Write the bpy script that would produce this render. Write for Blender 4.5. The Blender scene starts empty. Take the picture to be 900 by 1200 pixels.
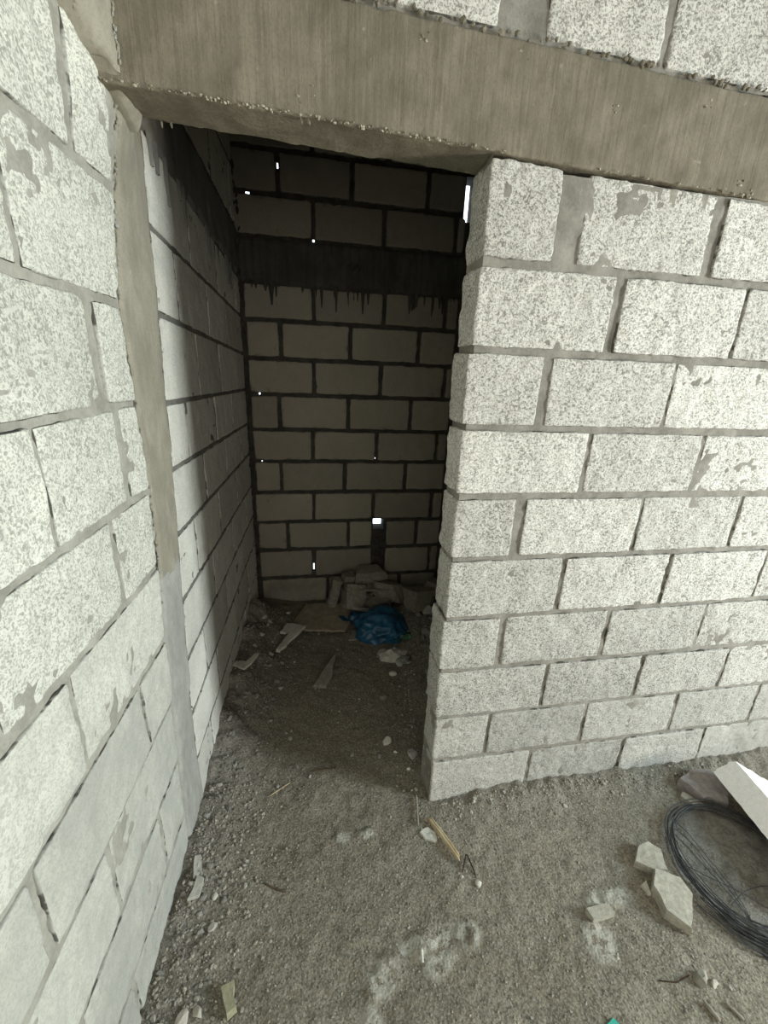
import bpy, bmesh, math, random
import numpy as np
from mathutils import Matrix, Vector

random.seed(7)
RNG = np.random.default_rng(11)
scene = bpy.context.scene
col = scene.collection

# ------------------------------------------------------------------ numpy noise
def _hash(ix, iy, iz, seed):
    h = (ix * 374761393 + iy * 668265263 + iz * 2147483647 + seed * 144269) & 0xFFFFFFFF
    h = ((h ^ (h >> 13)) * 1274126177) & 0xFFFFFFFF
    h = ((h ^ (h >> 16)) * 2246822519) & 0xFFFFFFFF
    return ((h ^ (h >> 15)) & 0xFFFF) / 32767.5 - 1.0

def noise(P, scale, seed=0):
    """value noise in -1..1 at points P (...,3), feature size `scale` metres"""
    q = np.asarray(P, float) / scale + 137.0
    i = np.floor(q).astype(np.int64)
    f = q - i
    f = f * f * (3 - 2 * f)
    r = 0
    for dx in (0, 1):
        wx = f[..., 0] if dx else 1 - f[..., 0]
        for dy in (0, 1):
            wy = f[..., 1] if dy else 1 - f[..., 1]
            for dz in (0, 1):
                wz = f[..., 2] if dz else 1 - f[..., 2]
                r = r + wx * wy * wz * _hash(i[..., 0] + dx, i[..., 1] + dy, i[..., 2] + dz, seed)
    return r

def sstep(a, b, x):
    t = np.clip((x - a) / (b - a), 0, 1)
    return t * t * (3 - 2 * t)

# ------------------------------------------------------------------ mesh builder
class MB:
    def __init__(s):
        s.v = []; s.f = []; s.m = []; s.n = 0; s.a = {'tint': [], 'edge': [], 'smear': []}; s.sm = []
    def add(s, V, F, mat=0, tint=0.0, edge=1.0, smear=0.0, smooth=True):
        V = np.asarray(V, float).reshape(-1, 3); k = len(V)
        for nm, val in (('tint', tint), ('edge', edge), ('smear', smear)):
            s.a[nm].append(np.broadcast_to(np.asarray(val, float).ravel(), (k,)) if np.size(val) == 1 else np.asarray(val, float).ravel())
        s.v.append(V)
        F = [tuple(int(i) + s.n for i in f) for f in F] if not isinstance(F, np.ndarray) else (F + s.n)
        s.f.append(F); s.m.append(np.full(len(F), mat)); s.sm.append(np.full(len(F), smooth)); s.n += k
    def grid(s, P, flip=False, keep=None, **kw):
        n, m = P.shape[:2]
        i = np.arange(n * m).reshape(n, m)
        q = np.stack([i[:-1, :-1], i[1:, :-1], i[1:, 1:], i[:-1, 1:]], -1)
        if keep is not None: q = q[keep]
        q = q.reshape(-1, 4)
        if flip: q = q[:, ::-1]
        s.add(P.reshape(-1, 3), q, **kw)
    def build(s, name, mats, parent=None):
        V = np.concatenate(s.v); me = bpy.data.meshes.new(name)
        fl = []; st = []; tot = []; c = 0
        for F in s.f:
            if isinstance(F, np.ndarray):
                fl.append(F.ravel()); k = F.shape[1]
                st.append(c + np.arange(len(F)) * k); tot.append(np.full(len(F), k)); c += F.size
            else:
                for f in F:
                    fl.append(np.array(f)); st.append(np.array([c])); tot.append(np.array([len(f)])); c += len(f)
        fl = np.concatenate(fl).astype(np.int32); st = np.concatenate(st).astype(np.int32)
        me.vertices.add(len(V)); me.vertices.foreach_set('co', V.astype(np.float32).ravel())
        me.loops.add(len(fl)); me.loops.foreach_set('vertex_index', fl)
        me.polygons.add(len(st)); me.polygons.foreach_set('loop_start', st)
        try: me.polygons.foreach_set('loop_total', np.concatenate(tot).astype(np.int32))
        except Exception: pass
        me.polygons.foreach_set('material_index', np.concatenate(s.m).astype(np.int32))
        me.polygons.foreach_set('use_smooth', np.concatenate(s.sm).astype(bool))
        for nm, l in s.a.items():
            at = me.attributes.new(nm, 'FLOAT', 'POINT')
            at.data.foreach_set('value', np.concatenate(l).astype(np.float32))
        me.update(calc_edges=True); me.validate()
        for mm in (mats if isinstance(mats, (list, tuple)) else [mats]): me.materials.append(mm)
        o = bpy.data.objects.new(name, me); col.objects.link(o)
        if parent: o.parent = parent
        return o

def lines(L, res, r):
    """0..L sample lines, dense near both ends"""
    e = [0, r * .35, r, r * 2.2]
    if L < r * 6: return np.linspace(0, L, 5)
    n = max(2, int(math.ceil((L - r * 4.4) / res)))
    return np.array(e[:-1] + list(np.linspace(r * 2.2, L - r * 2.2, n + 1)) + [L - x for x in e[:-1]][::-1])

def block(mb, frame, q, d0, d1, r=.006, res=.012, mat=0, tint=0., smear=0., amp=(.0028, .0022), sides='lrbt', seed=0, tilt=(0, 0), free=False):
    """a rough rounded block; q = (u,z) corners bl, br, tr, tl in the wall's frame; d0 back, d1 face"""
    q = np.array(q, float)
    Lx = .5 * (np.linalg.norm(q[1] - q[0]) + np.linalg.norm(q[2] - q[3]))
    Lz = .5 * (np.linalg.norm(q[3] - q[0]) + np.linalg.norm(q[2] - q[1]))
    D = d1 - d0
    r = min(r, Lx * .3, Lz * .3)
    xs = lines(Lx, res, r); zs = lines(Lz, res, r)
    nd = max(3, int(D / (res * 1.3)))
    ds = np.concatenate([np.linspace(0, D - r * 1.5, nd), [D - r, D - r * .35, D]])
    def put(X, Z, Dd, flip):
        p = np.stack([X, Z, Dd], -1)
        lo = np.array([r, r, -9]); hi = np.array([Lx - r, Lz - r, D - r])
        inner = np.clip(p, lo, hi); dv = p - inner
        ln = np.linalg.norm(dv, axis=-1, keepdims=True); nrm = dv / np.maximum(ln, 1e-9)
        p2 = inner + nrm * r
        w = np.stack([q[0][0] + X, q[0][1] + Z, Dd], -1)
        # corners get worn more than faces
        cor = np.exp(-(np.minimum(X, Lx - X) + np.minimum(Z, Lz - Z)) / .02)
        dsp = amp[0] * noise(w, .045, seed) + amp[1] * noise(w, .014, seed + 1) - .003 * cor * (noise(w, .03, seed + 5) * .5 + .5)
        p2 = p2 + nrm * dsp[..., None]
        s = p2[..., 0] / Lx; t = p2[..., 1] / Lz
        uz = (q[0] * ((1 - s) * (1 - t))[..., None] + q[1] * (s * (1 - t))[..., None] + q[2] * (s * t)[..., None] + q[3] * ((1 - s) * t)[..., None])
        dd = d0 + p2[..., 2] + tilt[0] * (s - .5) + tilt[1] * (t - .5)
        e = np.minimum(np.minimum(X, Lx - X), np.minimum(Z, Lz - Z))
        if free:                                        # exposed end: no joint along the left edge
            e = np.minimum(np.where(X > 1e-6, np.minimum(Lx - X, np.minimum(Z, Lz - Z)), np.minimum(Z, Lz - Z)), 9)
            e = np.where(X < .006, e + .004, e)
        mb.grid(frame(uz[..., 0], uz[..., 1], dd), flip=flip, mat=mat, tint=tint, edge=e, smear=smear)
    X, Z = np.meshgrid(xs, zs, indexing='ij')
    put(X, Z, np.full_like(X, D), False)
    if 'l' in sides:
        Dd, Z = np.meshgrid(ds, zs, indexing='ij'); put(np.zeros_like(Z), Z, Dd, False)
    if 'r' in sides:
        Dd, Z = np.meshgrid(ds, zs, indexing='ij'); put(np.full_like(Z, Lx), Z, Dd, True)
    if 'b' in sides:
        X, Dd = np.meshgrid(xs, ds, indexing='ij'); put(X, np.zeros_like(X), Dd, False)
    if 't' in sides:
        X, Dd = np.meshgrid(xs, ds, indexing='ij'); put(X, np.full_like(X, Lz), Dd, True)

def mortar(mb, frame, us, zs, d, mat=1, amp=.003, hole=None, seed=3):
    U, Z = np.meshgrid(us, zs, indexing='ij')
    w = np.stack([U, Z, np.zeros_like(U)], -1)
    P = frame(U, Z, d + amp * noise(w, .05, seed) + amp * .6 * noise(w, .016, seed + 1))
    keep = None
    if hole:
        cu = .5 * (us[:-1] + us[1:])[:, None]; cz = .5 * (zs[:-1] + zs[1:])[None]
        keep = np.ones((len(us) - 1, len(zs) - 1), bool)
        for (a, b, c, e) in hole: keep &= ~((cu > a) & (cu < b) & (cz > c) & (cz < e))
    mb.grid(P, mat=mat, keep=keep, edge=0.0)

# ------------------------------------------------------------------ materials
class NT:
    def __init__(s, name):
        s.m = bpy.data.materials.new(name); s.m.use_nodes = True
        s.t = s.m.node_tree; s.t.nodes.clear()
        s.out = s.n('ShaderNodeOutputMaterial'); s.b = s.n('ShaderNodeBsdfPrincipled')
        s.l(s.b.outputs[0], s.out.inputs[0]); s.co = s.n('ShaderNodeTexCoord').outputs['Object']
        s.b.inputs['Specular IOR Level'].default_value = .15
    def n(s, t, **k):
        x = s.t.nodes.new(t)
        for a, b in k.items(): setattr(x, a, b)
        return x
    def l(s, a, b): s.t.links.new(a, b)
    def sock(s, x, v):
        if hasattr(v, 'is_output') or isinstance(v, bpy.types.NodeSocket): s.l(v, x)
        else: x.default_value = v
    def mapv(s, sc, loc=(0, 0, 0)):
        x = s.n('ShaderNodeMapping'); s.l(s.co, x.inputs[0]); x.inputs['Scale'].default_value = sc; x.inputs['Location'].default_value = loc
        return x.outputs[0]
    def noise(s, scale, detail=3, rough=.55, vec=None, dist=0):
        x = s.n('ShaderNodeTexNoise'); s.l(vec or s.co, x.inputs['Vector'])
        x.inputs['Scale'].default_value = scale; x.inputs['Detail'].default_value = detail; x.inputs['Roughness'].default_value = rough; x.inputs['Distortion'].default_value = dist
        return x.outputs[0]
    def voro(s, scale, feature='F1', vec=None, rnd=1.):
        x = s.n('ShaderNodeTexVoronoi', feature=feature); s.l(vec or s.co, x.inputs['Vector'])
        x.inputs['Scale'].default_value = scale; x.inputs['Randomness'].default_value = rnd
        return x.outputs
    def attr(s, nm):
        x = s.n('ShaderNodeAttribute'); x.attribute_name = nm; return x.outputs['Fac']
    def math(s, op, a, b=0., c=None, clamp=False):
        x = s.n('ShaderNodeMath', operation=op); x.use_clamp = clamp
        s.sock(x.inputs[0], a); s.sock(x.inputs[1], b)
        if c is not None: s.sock(x.inputs[2], c)
        return x.outputs[0]
    def ss(s, x, a, b, lo=0., hi=1.):
        r = s.n('ShaderNodeMapRange', interpolation_type='SMOOTHSTEP'); s.sock(r.inputs[0], x)
        r.inputs[1].default_value = a; r.inputs[2].default_value = b; r.inputs[3].default_value = lo; r.inputs[4].default_value = hi
        return r.outputs[0]
    def mix(s, f, a, b, bt='MIX'):
        x = s.n('ShaderNodeMix', data_type='RGBA', blend_type=bt)
        s.sock(x.inputs[0], f)
        for i, v in ((6, a), (7, b)):
            if isinstance(v, tuple): x.inputs[i].default_value = (*v, 1) if len(v) == 3 else v
            else: s.l(v, x.inputs[i])
        return x.outputs[2]
    def bump(s, h, strength=.5, dist=.003):
        x = s.n('ShaderNodeBump'); x.inputs['Strength'].default_value = strength; x.inputs['Distance'].default_value = dist
        s.l(h, x.inputs['Height']); s.l(x.outputs[0], s.b.inputs['Normal'])
    def fin(s, c, rough=.95):
        if isinstance(c, tuple): s.b.inputs['Base Color'].default_value = (*c, 1)
        else: s.l(c, s.b.inputs['Base Color'])
        s.sock(s.b.inputs['Roughness'], rough)
        return s.m
    def xyz(s):
        x = s.n('ShaderNodeSeparateXYZ'); s.l(s.co, x.inputs[0]); return x.outputs
    def val(s, f):   # grey from a float
        x = s.n('ShaderNodeCombineColor'); 
        for i in range(3): s.l(f, x.inputs[i])
        return x.outputs[0]

def m_block(name, light, dark, smearc, speck=1.0, dripz=None, smear_amt=1.0):
    t = NT(name)
    tint = t.attr('tint'); edge = t.attr('edge'); smear = t.attr('smear')
    big = t.noise(3.5, 4, .6); mid = t.noise(22, 3, .6); fine = t.noise(170, 2, .7); vo = t.voro(95)
    def cells(scale, lo, hi):
        v = t.voro(scale); x = t.n('ShaderNodeSeparateColor'); t.l(v[1], x.inputs[0])
        return t.ss(x.outputs[0], lo, hi), x.outputs[1]
    cov = t.math('MULTIPLY', t.math('SUBTRACT', t.noise(11, 2, .5), .5), .5)
    s1, g1 = cells(190, .60, .80); s2, g2 = cells(360, .55, .80)
    keepf = t.math('SUBTRACT', 1, t.math('MULTIPLY', smear, .75))
    sp = t.math('MULTIPLY', t.math('MULTIPLY', s1, t.ss(t.math('ADD', fine, cov), .40, .58)), keepf)
    sp2 = t.math('MULTIPLY', s2, keepf)
    f = t.math('MULTIPLY', t.math('MAXIMUM', t.math('MULTIPLY', sp, .85), t.math('MULTIPLY', sp2, .62)), speck)
    c = t.mix(f, light, dark)
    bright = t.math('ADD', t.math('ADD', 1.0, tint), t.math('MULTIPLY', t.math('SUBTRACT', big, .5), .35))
    bright = t.math('ADD', bright, t.math('MULTIPLY', t.math('SUBTRACT', mid, .5), .22))
    c = t.mix(1.0, c, t.val(bright), 'MULTIPLY')
    # mortar smeared over the edges of the blocks
    e = t.math('SUBTRACT', t.math('MULTIPLY', t.math('SUBTRACT', mid, .42), .11), edge)
    big2 = t.noise(9, 3, .6, vec=t.mapv((1, 1, 1), (5, 3, 1)))
    e2 = t.math('MULTIPLY', t.ss(e, -.016, .012), t.ss(big2, .56, .72))
    core = t.ss(edge, .0025, -.001)
    sm = t.math('MAXIMUM', t.math('MULTIPLY', t.math('MAXIMUM', e2, core), .75 * smear_amt), t.math('MULTIPLY', smear, t.ss(t.noise(6, 4, .65), .35, .72, 0, .75)))
    c = t.mix(sm, c, smearc)
    crk = t.math('MULTIPLY', t.ss(edge, .0016, .0003), t.ss(t.noise(16, 3, .6, vec=t.mapv((1, 1, 1), (9, 2, 4))), .5, .58))
    c = t.mix(t.math('MULTIPLY', crk, .85), c, (.05, .045, .038))
    # dark scuffs
    sc = t.math('MULTIPLY', t.ss(t.noise(26, 3, .6, vec=t.mapv((1, 1, .55), (2, 7, 1))), .68, .80), .5)
    c = t.mix(sc, c, smearc)
    if dripz:
        z = t.xyz()[2]
        st = t.noise(34, 2, .6, vec=t.mapv((1, 1, .06)))
        lim = t.math('MULTIPLY_ADD', t.ss(st, .5, .75), -dripz[1], dripz[0])
        dr = t.math('MULTIPLY', t.ss(t.math('SUBTRACT', z, lim), 0, .015), t.ss(st, .52, .6))
        dr = t.math('MULTIPLY', dr, t.math('LESS_THAN', z, dripz[0] + .04)); c = t.mix(t.math('MULTIPLY', dr, .9), c, dripz[2])
    h = t.math('SUBTRACT', t.math('ADD', t.math('MULTIPLY', fine, .55), t.math('MULTIPLY', vo[0], .5)), t.math('MULTIPLY', sp, .6))
    h = t.math('MULTIPLY', h, t.math('SUBTRACT', 1, t.math('MULTIPLY', sm, .6)))
    t.bump(h, .45, .0035)
    return t.fin(c)

def m_mortar(name, c1, c2, bstr=.6):
    t = NT(name)
    a = t.noise(14, 4, .65); b = t.noise(120, 3, .7)
    c = t.mix(t.ss(t.math('ADD', t.math('MULTIPLY', a, .7), t.math('MULTIPLY', b, .3)), .35, .65), c1, c2)
    t.bump(t.math('ADD', t.math('MULTIPLY', b, .5), a), bstr, .004)
    return t.fin(c)

def m_concrete(name, c1, c2, c3, streak=(1, 1, .05), sscale=60, spots=True, crack=False):
    t = NT(name)
    a = t.noise(5, 5, .65); st = t.noise(sscale, 3, .6, vec=t.mapv(streak)); fine = t.noise(190, 2, .6)
    c = t.mix(t.ss(a, .32, .68), c1, c2)
    c = t.mix(t.math('MULTIPLY', t.ss(st, .42, .66), .42), c, c3)
    c = t.mix(t.math('MULTIPLY', t.ss(t.noise(17, 4, .7, vec=t.mapv((1, 1, .6), (8, 1, 2))), .45, .7), .5), c, c3)
    bl = t.noise(26, 3, .6, vec=t.mapv((1, 1, 1), (3, 1, 9)))
    if spots: c = t.mix(t.math('MULTIPLY', t.ss(bl, .68, .75), .5), c, tuple(min(1, x * 1.6) for x in c2))
    c = t.mix(t.math('MULTIPLY', t.ss(fine, .45, .7), .22), c, tuple(x * .55 for x in c1))
    if crack:
        ed = t.math('ADD', t.attr('edge'), t.math('MULTIPLY', t.math('SUBTRACT', t.noise(45, 3, .6), .5), .016))
        c = t.mix(t.ss(ed, .006, .002, 0, .9), c, (.07, .063, .05))
    t.bump(t.math('ADD', t.math('ADD', t.math('MULTIPLY', st, .7), t.math('MULTIPLY', fine, .35)), t.math('MULTIPLY', a, .8)), .5, .004)
    return t.fin(c)

def m_dirt():
    t = NT('dirt')
    x, y, z = t.xyz()
    a = t.noise(3.2, 5, .6); b = t.noise(28, 5, .7); f = t.noise(150, 3, .7); vo = t.voro(130)
    c = t.mix(t.ss(a, .35, .65), (.225, .194, .142), (.30, .264, .203))
    c = t.mix(t.ss(b, .38, .68, 0, .7), c, (.145, .123, .09))
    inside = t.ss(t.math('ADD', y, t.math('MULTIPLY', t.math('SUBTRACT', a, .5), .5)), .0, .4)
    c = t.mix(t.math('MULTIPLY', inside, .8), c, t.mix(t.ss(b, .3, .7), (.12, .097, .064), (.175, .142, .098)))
    # greyer grit in the rubble strips ('smear'), pale dried cement ('tint')
    c = t.mix(t.math('MULTIPLY', t.attr('smear'), .7), c, t.mix(t.ss(b, .35, .65), (.105, .095, .082), (.20, .186, .162)))
    grit = t.math('MULTIPLY', t.ss(vo[0], .22, .1), t.ss(t.noise(40, 2, .5), .45, .6))
    c = t.mix(t.math('MULTIPLY', grit, .6), c, (.40, .385, .34))
    def cells(scale, lo, hi):
        v = t.voro(scale); q = t.n('ShaderNodeSeparateColor'); t.l(v[1], q.inputs[0])
        return t.ss(q.outputs[0], lo, hi), t.ss(q.outputs[1], lo, hi)
    l1, d1 = cells(210, .70, .84); l2, d2 = cells(420, .6, .85)
    c = t.mix(t.math('MULTIPLY', t.math('MAXIMUM', l1, t.math('MULTIPLY', l2, .7)), .5), c, (.36, .34, .29))
    c = t.mix(t.math('MULTIPLY', t.math('MAXIMUM', d1, t.math('MULTIPLY', d2, .7)), .6), c, (.085, .075, .06))
    ce = t.math('MULTIPLY', t.attr('tint'), t.ss(t.noise(30, 4, .7), .43, .50), clamp=True)
    c = t.mix(ce, c, t.mix(t.ss(f, .3, .7), (.31, .295, .245), (.42, .405, .345)))
    # soot-grey ground inside the wire coil ('edge' below zero)
    cg = t.ss(t.attr('edge'), .5, -.5)
    c = t.mix(t.math('MULTIPLY', cg, .55), c, t.mix(t.ss(b, .38, .62), (.075, .074, .072), (.24, .235, .22)))
    h = t.math('ADD', t.math('ADD', t.math('MULTIPLY', b, .5), t.math('MULTIPLY', f, .5)), t.math('MULTIPLY', t.math('SUBTRACT', .3, vo[0]), .9))
    t.bump(h, .5, .004)
    return t.fin(c)

def m_plain(name, c, rough=.9, var=.25, scale=40, bstr=.4, bd=.002, spec=.15):
    t = NT(name)
    a = t.noise(scale, 4, .6); f = t.noise(scale * 5, 2, .6)
    cc = t.mix(t.ss(a, .3, .7), tuple(x * (1 - var) for x in c), tuple(min(1, x * (1 + var)) for x in c))
    cc = t.mix(t.ss(f, .52, .7, 0, .5), cc, tuple(x * .6 for x in c))
    t.bump(t.math('ADD', a, t.math('MULTIPLY', f, .5)), bstr, bd)
    t.b.inputs['Specular IOR Level'].default_value = spec
    return t.fin(cc, rough)

def m_wood(name, c1, c2):
    t = NT(name)
    g = t.noise(60, 4, .6, vec=t.mapv((1, .08, 1)))
    t.bump(g, .4, .002)
    return t.fin(t.mix(t.ss(g, .3, .7), c1, c2), .8)

def m_stone(name, c):
    """stones: shade varies from one to the next"""
    t = NT(name)
    oi = t.n('ShaderNodeObjectInfo').outputs['Random']
    a = t.noise(60, 4, .65); f = t.noise(260, 2, .6)
    cc = t.mix(oi, tuple(x * .55 for x in c), tuple(min(1, x * 1.35) for x in c))
    cc = t.mix(t.ss(a, .4, .7, 0, .5), cc, tuple(x * .5 for x in c))
    t.bump(t.math('ADD', a, t.math('MULTIPLY', f, .5)), .4, .002)
    return t.fin(cc)

LB = m_block('left_block', (.68, .675, .60), (.31, .305, .265), (.36, .36, .33), speck=1.0)
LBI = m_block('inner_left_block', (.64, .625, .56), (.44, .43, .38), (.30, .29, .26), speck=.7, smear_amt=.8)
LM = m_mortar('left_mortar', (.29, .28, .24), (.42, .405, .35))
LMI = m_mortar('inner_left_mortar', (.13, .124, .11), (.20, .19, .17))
PB = m_block('partition_block', (.66, .637, .582), (.19, .182, .162), (.27, .258, .23), speck=1.0, dripz=(2.0, .09, (.30, .28, .23)))
PM = m_mortar('partition_mortar', (.205, .192, .165), (.31, .29, .25))
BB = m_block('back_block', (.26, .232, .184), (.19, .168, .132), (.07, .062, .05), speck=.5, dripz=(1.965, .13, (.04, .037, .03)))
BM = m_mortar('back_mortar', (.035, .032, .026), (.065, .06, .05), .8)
LINTEL = m_concrete('lintel_concrete', (.175, .155, .117), (.255, .227, .172), (.135, .118, .088), streak=(1, 1, .03), sscale=120)
COLUMN = m_concrete('column_concrete', (.29, .268, .212), (.37, .342, .275), (.235, .215, .168), streak=(1, 1, .3), sscale=40, crack=True)
COLGREY = m_concrete('column_render', (.33, .325, .295), (.42, .415, .38), (.26, .255, .23), streak=(1, 1, .3), sscale=30, spots=False)
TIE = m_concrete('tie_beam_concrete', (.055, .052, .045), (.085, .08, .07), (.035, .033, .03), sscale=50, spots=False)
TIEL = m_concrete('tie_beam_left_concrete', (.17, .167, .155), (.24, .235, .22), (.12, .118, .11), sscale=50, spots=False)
SLAB = m_concrete('ceiling_concrete', (.22, .21, .19), (.28, .27, .24), (.16, .15, .14), spots=False)
DIRT = m_dirt()
FOAM = m_plain('foam', (.90, .90, .885), .7, .04, 60, .25, .0015)
WIRE = m_plain('black_wire', (.055, .055, .056), .55, .3, 90, .2, .0005, .3)
RUST = m_plain('rusty_wire', (.045, .028, .02), .7, .3, 90, .2, .0005)
CHUNK = m_plain('chunk_concrete', (.40, .375, .31), .95, .16, 70, .6, .003)
CHUNKD = m_plain('dim_chunk', (.21, .19, .155), .95, .2, 50, .5, .003)
MAUVE = m_plain('mauve_stone', (.27, .24, .225), .9, .2, 40, .4, .003)
CARD = m_plain('cardboard', (.26, .215, .155), .9, .15, 25, .25, .002)
PALE = m_plain('pale_plaster', (.50, .47, .40), .9, .12, 40, .35, .002)
BAG = m_plain('blue_plastic', (.012, .075, .14), .42, .3, 18, .3, .002, .5)
GREEN = m_plain('green_plastic', (.03, .09, .05), .45, .3, 30, .3, .002, .5)
TEAL = m_plain('teal_plastic', (.05, .42, .33), .4, .1, 30, .1, .001, .5)
WOODT = m_wood('tan_wood', (.34, .26, .15), (.52, .43, .28))
WOODG = m_wood('grey_wood', (.22, .20, .16), (.36, .33, .27))
TWIG = m_wood('dark_twig', (.07, .05, .035), (.13, .09, .06))
YELLOW = m_plain('yellow_foam', (.34, .32, .215), .9, .12, 60, .5, .003)
CHIP = m_plain('white_chip', (.62, .60, .53), .85, .1, 60, .3, .002)
STONEG = m_stone('grey_stone', (.33, .318, .29))
STONEP = m_stone('pale_stone', (.46, .44, .385))
GRAVEL = m_plain('gravel', (.31, .285, .235), .95, .45, 55, .4, .002)
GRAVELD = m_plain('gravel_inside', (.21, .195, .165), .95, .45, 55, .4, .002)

def struct(o, label):
    o['kind'] = 'structure'; o['label'] = label; o['category'] = o.name.split('_')[0] if not o.name.startswith('trim') else 'beam'
    return o
def tag(o, label, cat, group=None, kind=None):
    o['label'] = label; o['category'] = cat
    if group: o['group'] = group
    if kind: o['kind'] = kind
    return o

# ------------------------------------------------------------------ wall frames
_n = math.hypot(1, .037)
def FL(u, z, d):            # left wall, slightly off square, its top bulging out by the lintel
    u = np.asarray(u, float); z = np.asarray(z, float)
    return FL0(u, z, d + .036 * sstep(1.86, 2.06, z) * sstep(-.14, .03, u) * (1 - sstep(.10, .24, u)))
def FL0(u, z, d):
    return np.stack([-.825 + .037 * u + d / _n, u - .037 * d / _n, z + 0 * u], -1)
def FP(u, z, d):            # wall with the doorway
    return np.stack([u + 0 * d, -d + 0 * u, z + 0 * u], -1)
def FBK(u, z, d):           # back wall of the small room
    return np.stack([u + 0 * d, 1.51 - d, z + 0 * u], -1)
def xw(y): return -.825 + .037 * y

# ------------------------------------------------------------------ wall with the doorway (right of the opening)
pz = [2.012, 1.80, 1.60, 1.40, 1.203, 1.003, .797, .595, .397, .20, -.03]
pend = [.004, .001, -.009, -.005, 0, .001, -.004, -.001, .004, .009]
pj = [[.219, .633], [.389, .781], [.218, .615], [.388, .778], [.203, .615, .992], [.383, .777, 1.17], [.201, .593, .988], [.394, .777, 1.157], [.204, .593, .99, 1.377], [.397, .796, 1.182]]
wide = {(0, 0): .034, (1, 0): .012, (2, 0): .014, (4, 0): .017, (0, 1): .016, (6, 0): .012}
mb = MB()
XR = 3.2
for k in range(10):
    js = list(pj[k])
    while js[-1] < XR - .45: js.append(js[-1] + .393)
    js.append(XR + .02)
    x0 = pend[k]
    for i, j in enumerate(js):
        w1 = wide.get((k, i), .006); w0 = wide.get((k, i - 1), .006) if i else 0
        a = x0 + w0; b = j - w1
        s = lambda u: (-.03 * u if k == 0 else 0) + random.uniform(-.0015, .0015)
        jw = .0088 if k < 5 else .0068
        zt, zb = pz[k] - (.004 if k == 0 else jw), pz[k + 1] + jw
        dj = random.uniform(-.002, .003)
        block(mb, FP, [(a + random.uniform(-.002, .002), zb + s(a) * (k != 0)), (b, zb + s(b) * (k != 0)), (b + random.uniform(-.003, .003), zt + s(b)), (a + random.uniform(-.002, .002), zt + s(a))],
              -.115 if i == 0 else -.03, dj, r=.0045, res=.008 if a < 1.5 else .04, tint=random.uniform(-.10, .08) - (0, 0, 0, 0, .02, .06, .12, .17, .21, .24)[k], smear=(.25 if k >= 8 else .0) + (.5 if (k == 9 and a > 1.1) else 0), seed=k * 17 + i, free=i == 0,  # fainter light on the lower courses is put into their tint
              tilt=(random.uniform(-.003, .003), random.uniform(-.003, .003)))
        x0 = j
# blocks above the lintel
tops = [(-.85, -.39), (-.37, -.012), (.095, .375), (.392, .78), (.80, 1.19), (1.21, 1.6), (1.62, 2.4), (2.42, 3.2)]
for i, (a, b) in enumerate(tops):
    za = lambda u: 2.222 - .026 * u
    block(mb, FP, [(a, za(a)), (b, za(b)), (b + .004, 2.42), (a, 2.42)], -.03, random.uniform(-.002, .003), r=.008, res=.012, tint=random.uniform(-.08, .08), seed=300 + i)
for i, (a, b) in enumerate([(-.85, -.25), (-.23, .15), (.17, .56), (.58, .97), (.99, 3.2)]):
    block(mb, FP, [(a, 2.44), (b, 2.44), (b, 2.78), (a, 2.78)], -.03, 0, r=.008, res=.03, tint=0, seed=330 + i)
us = np.concatenate([np.arange(.007, 1.6, .012), np.arange(1.6, XR + .06, .1)])
mortar(mb, FP, us, np.arange(-.06, 2.0, .012), -.0045)
mortar(mb, FP, np.arange(-.87, XR + .05, .016), np.arange(2.2, 2.82, .016), -.006)
# jamb joints, back of the wall
U, Z = np.meshgrid(np.linspace(-.006, -.112, 10), np.arange(-.06, 2.02, .012), indexing='ij')
w = np.stack([U, Z, U * 0], -1)
mb.grid(np.stack([.008 + .003 * noise(w, .03, 5), -U, Z], -1), mat=1, edge=0., flip=False)
for (xa, xb, za, zb) in ((.005, XR, -.06, 2.0), (-.87, XR, 2.06, 2.82)):
    mb.grid(np.array([[[xa, .113, za], [xa, .113, zb]], [[xb, .113, za], [xb, .113, zb]]]), mat=1, flip=True, edge=0.)
wall_right = struct(mb.build('wall_right', [PB, PM]), 'pale grey concrete block wall to the right of the doorway and above its lintel')

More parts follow.
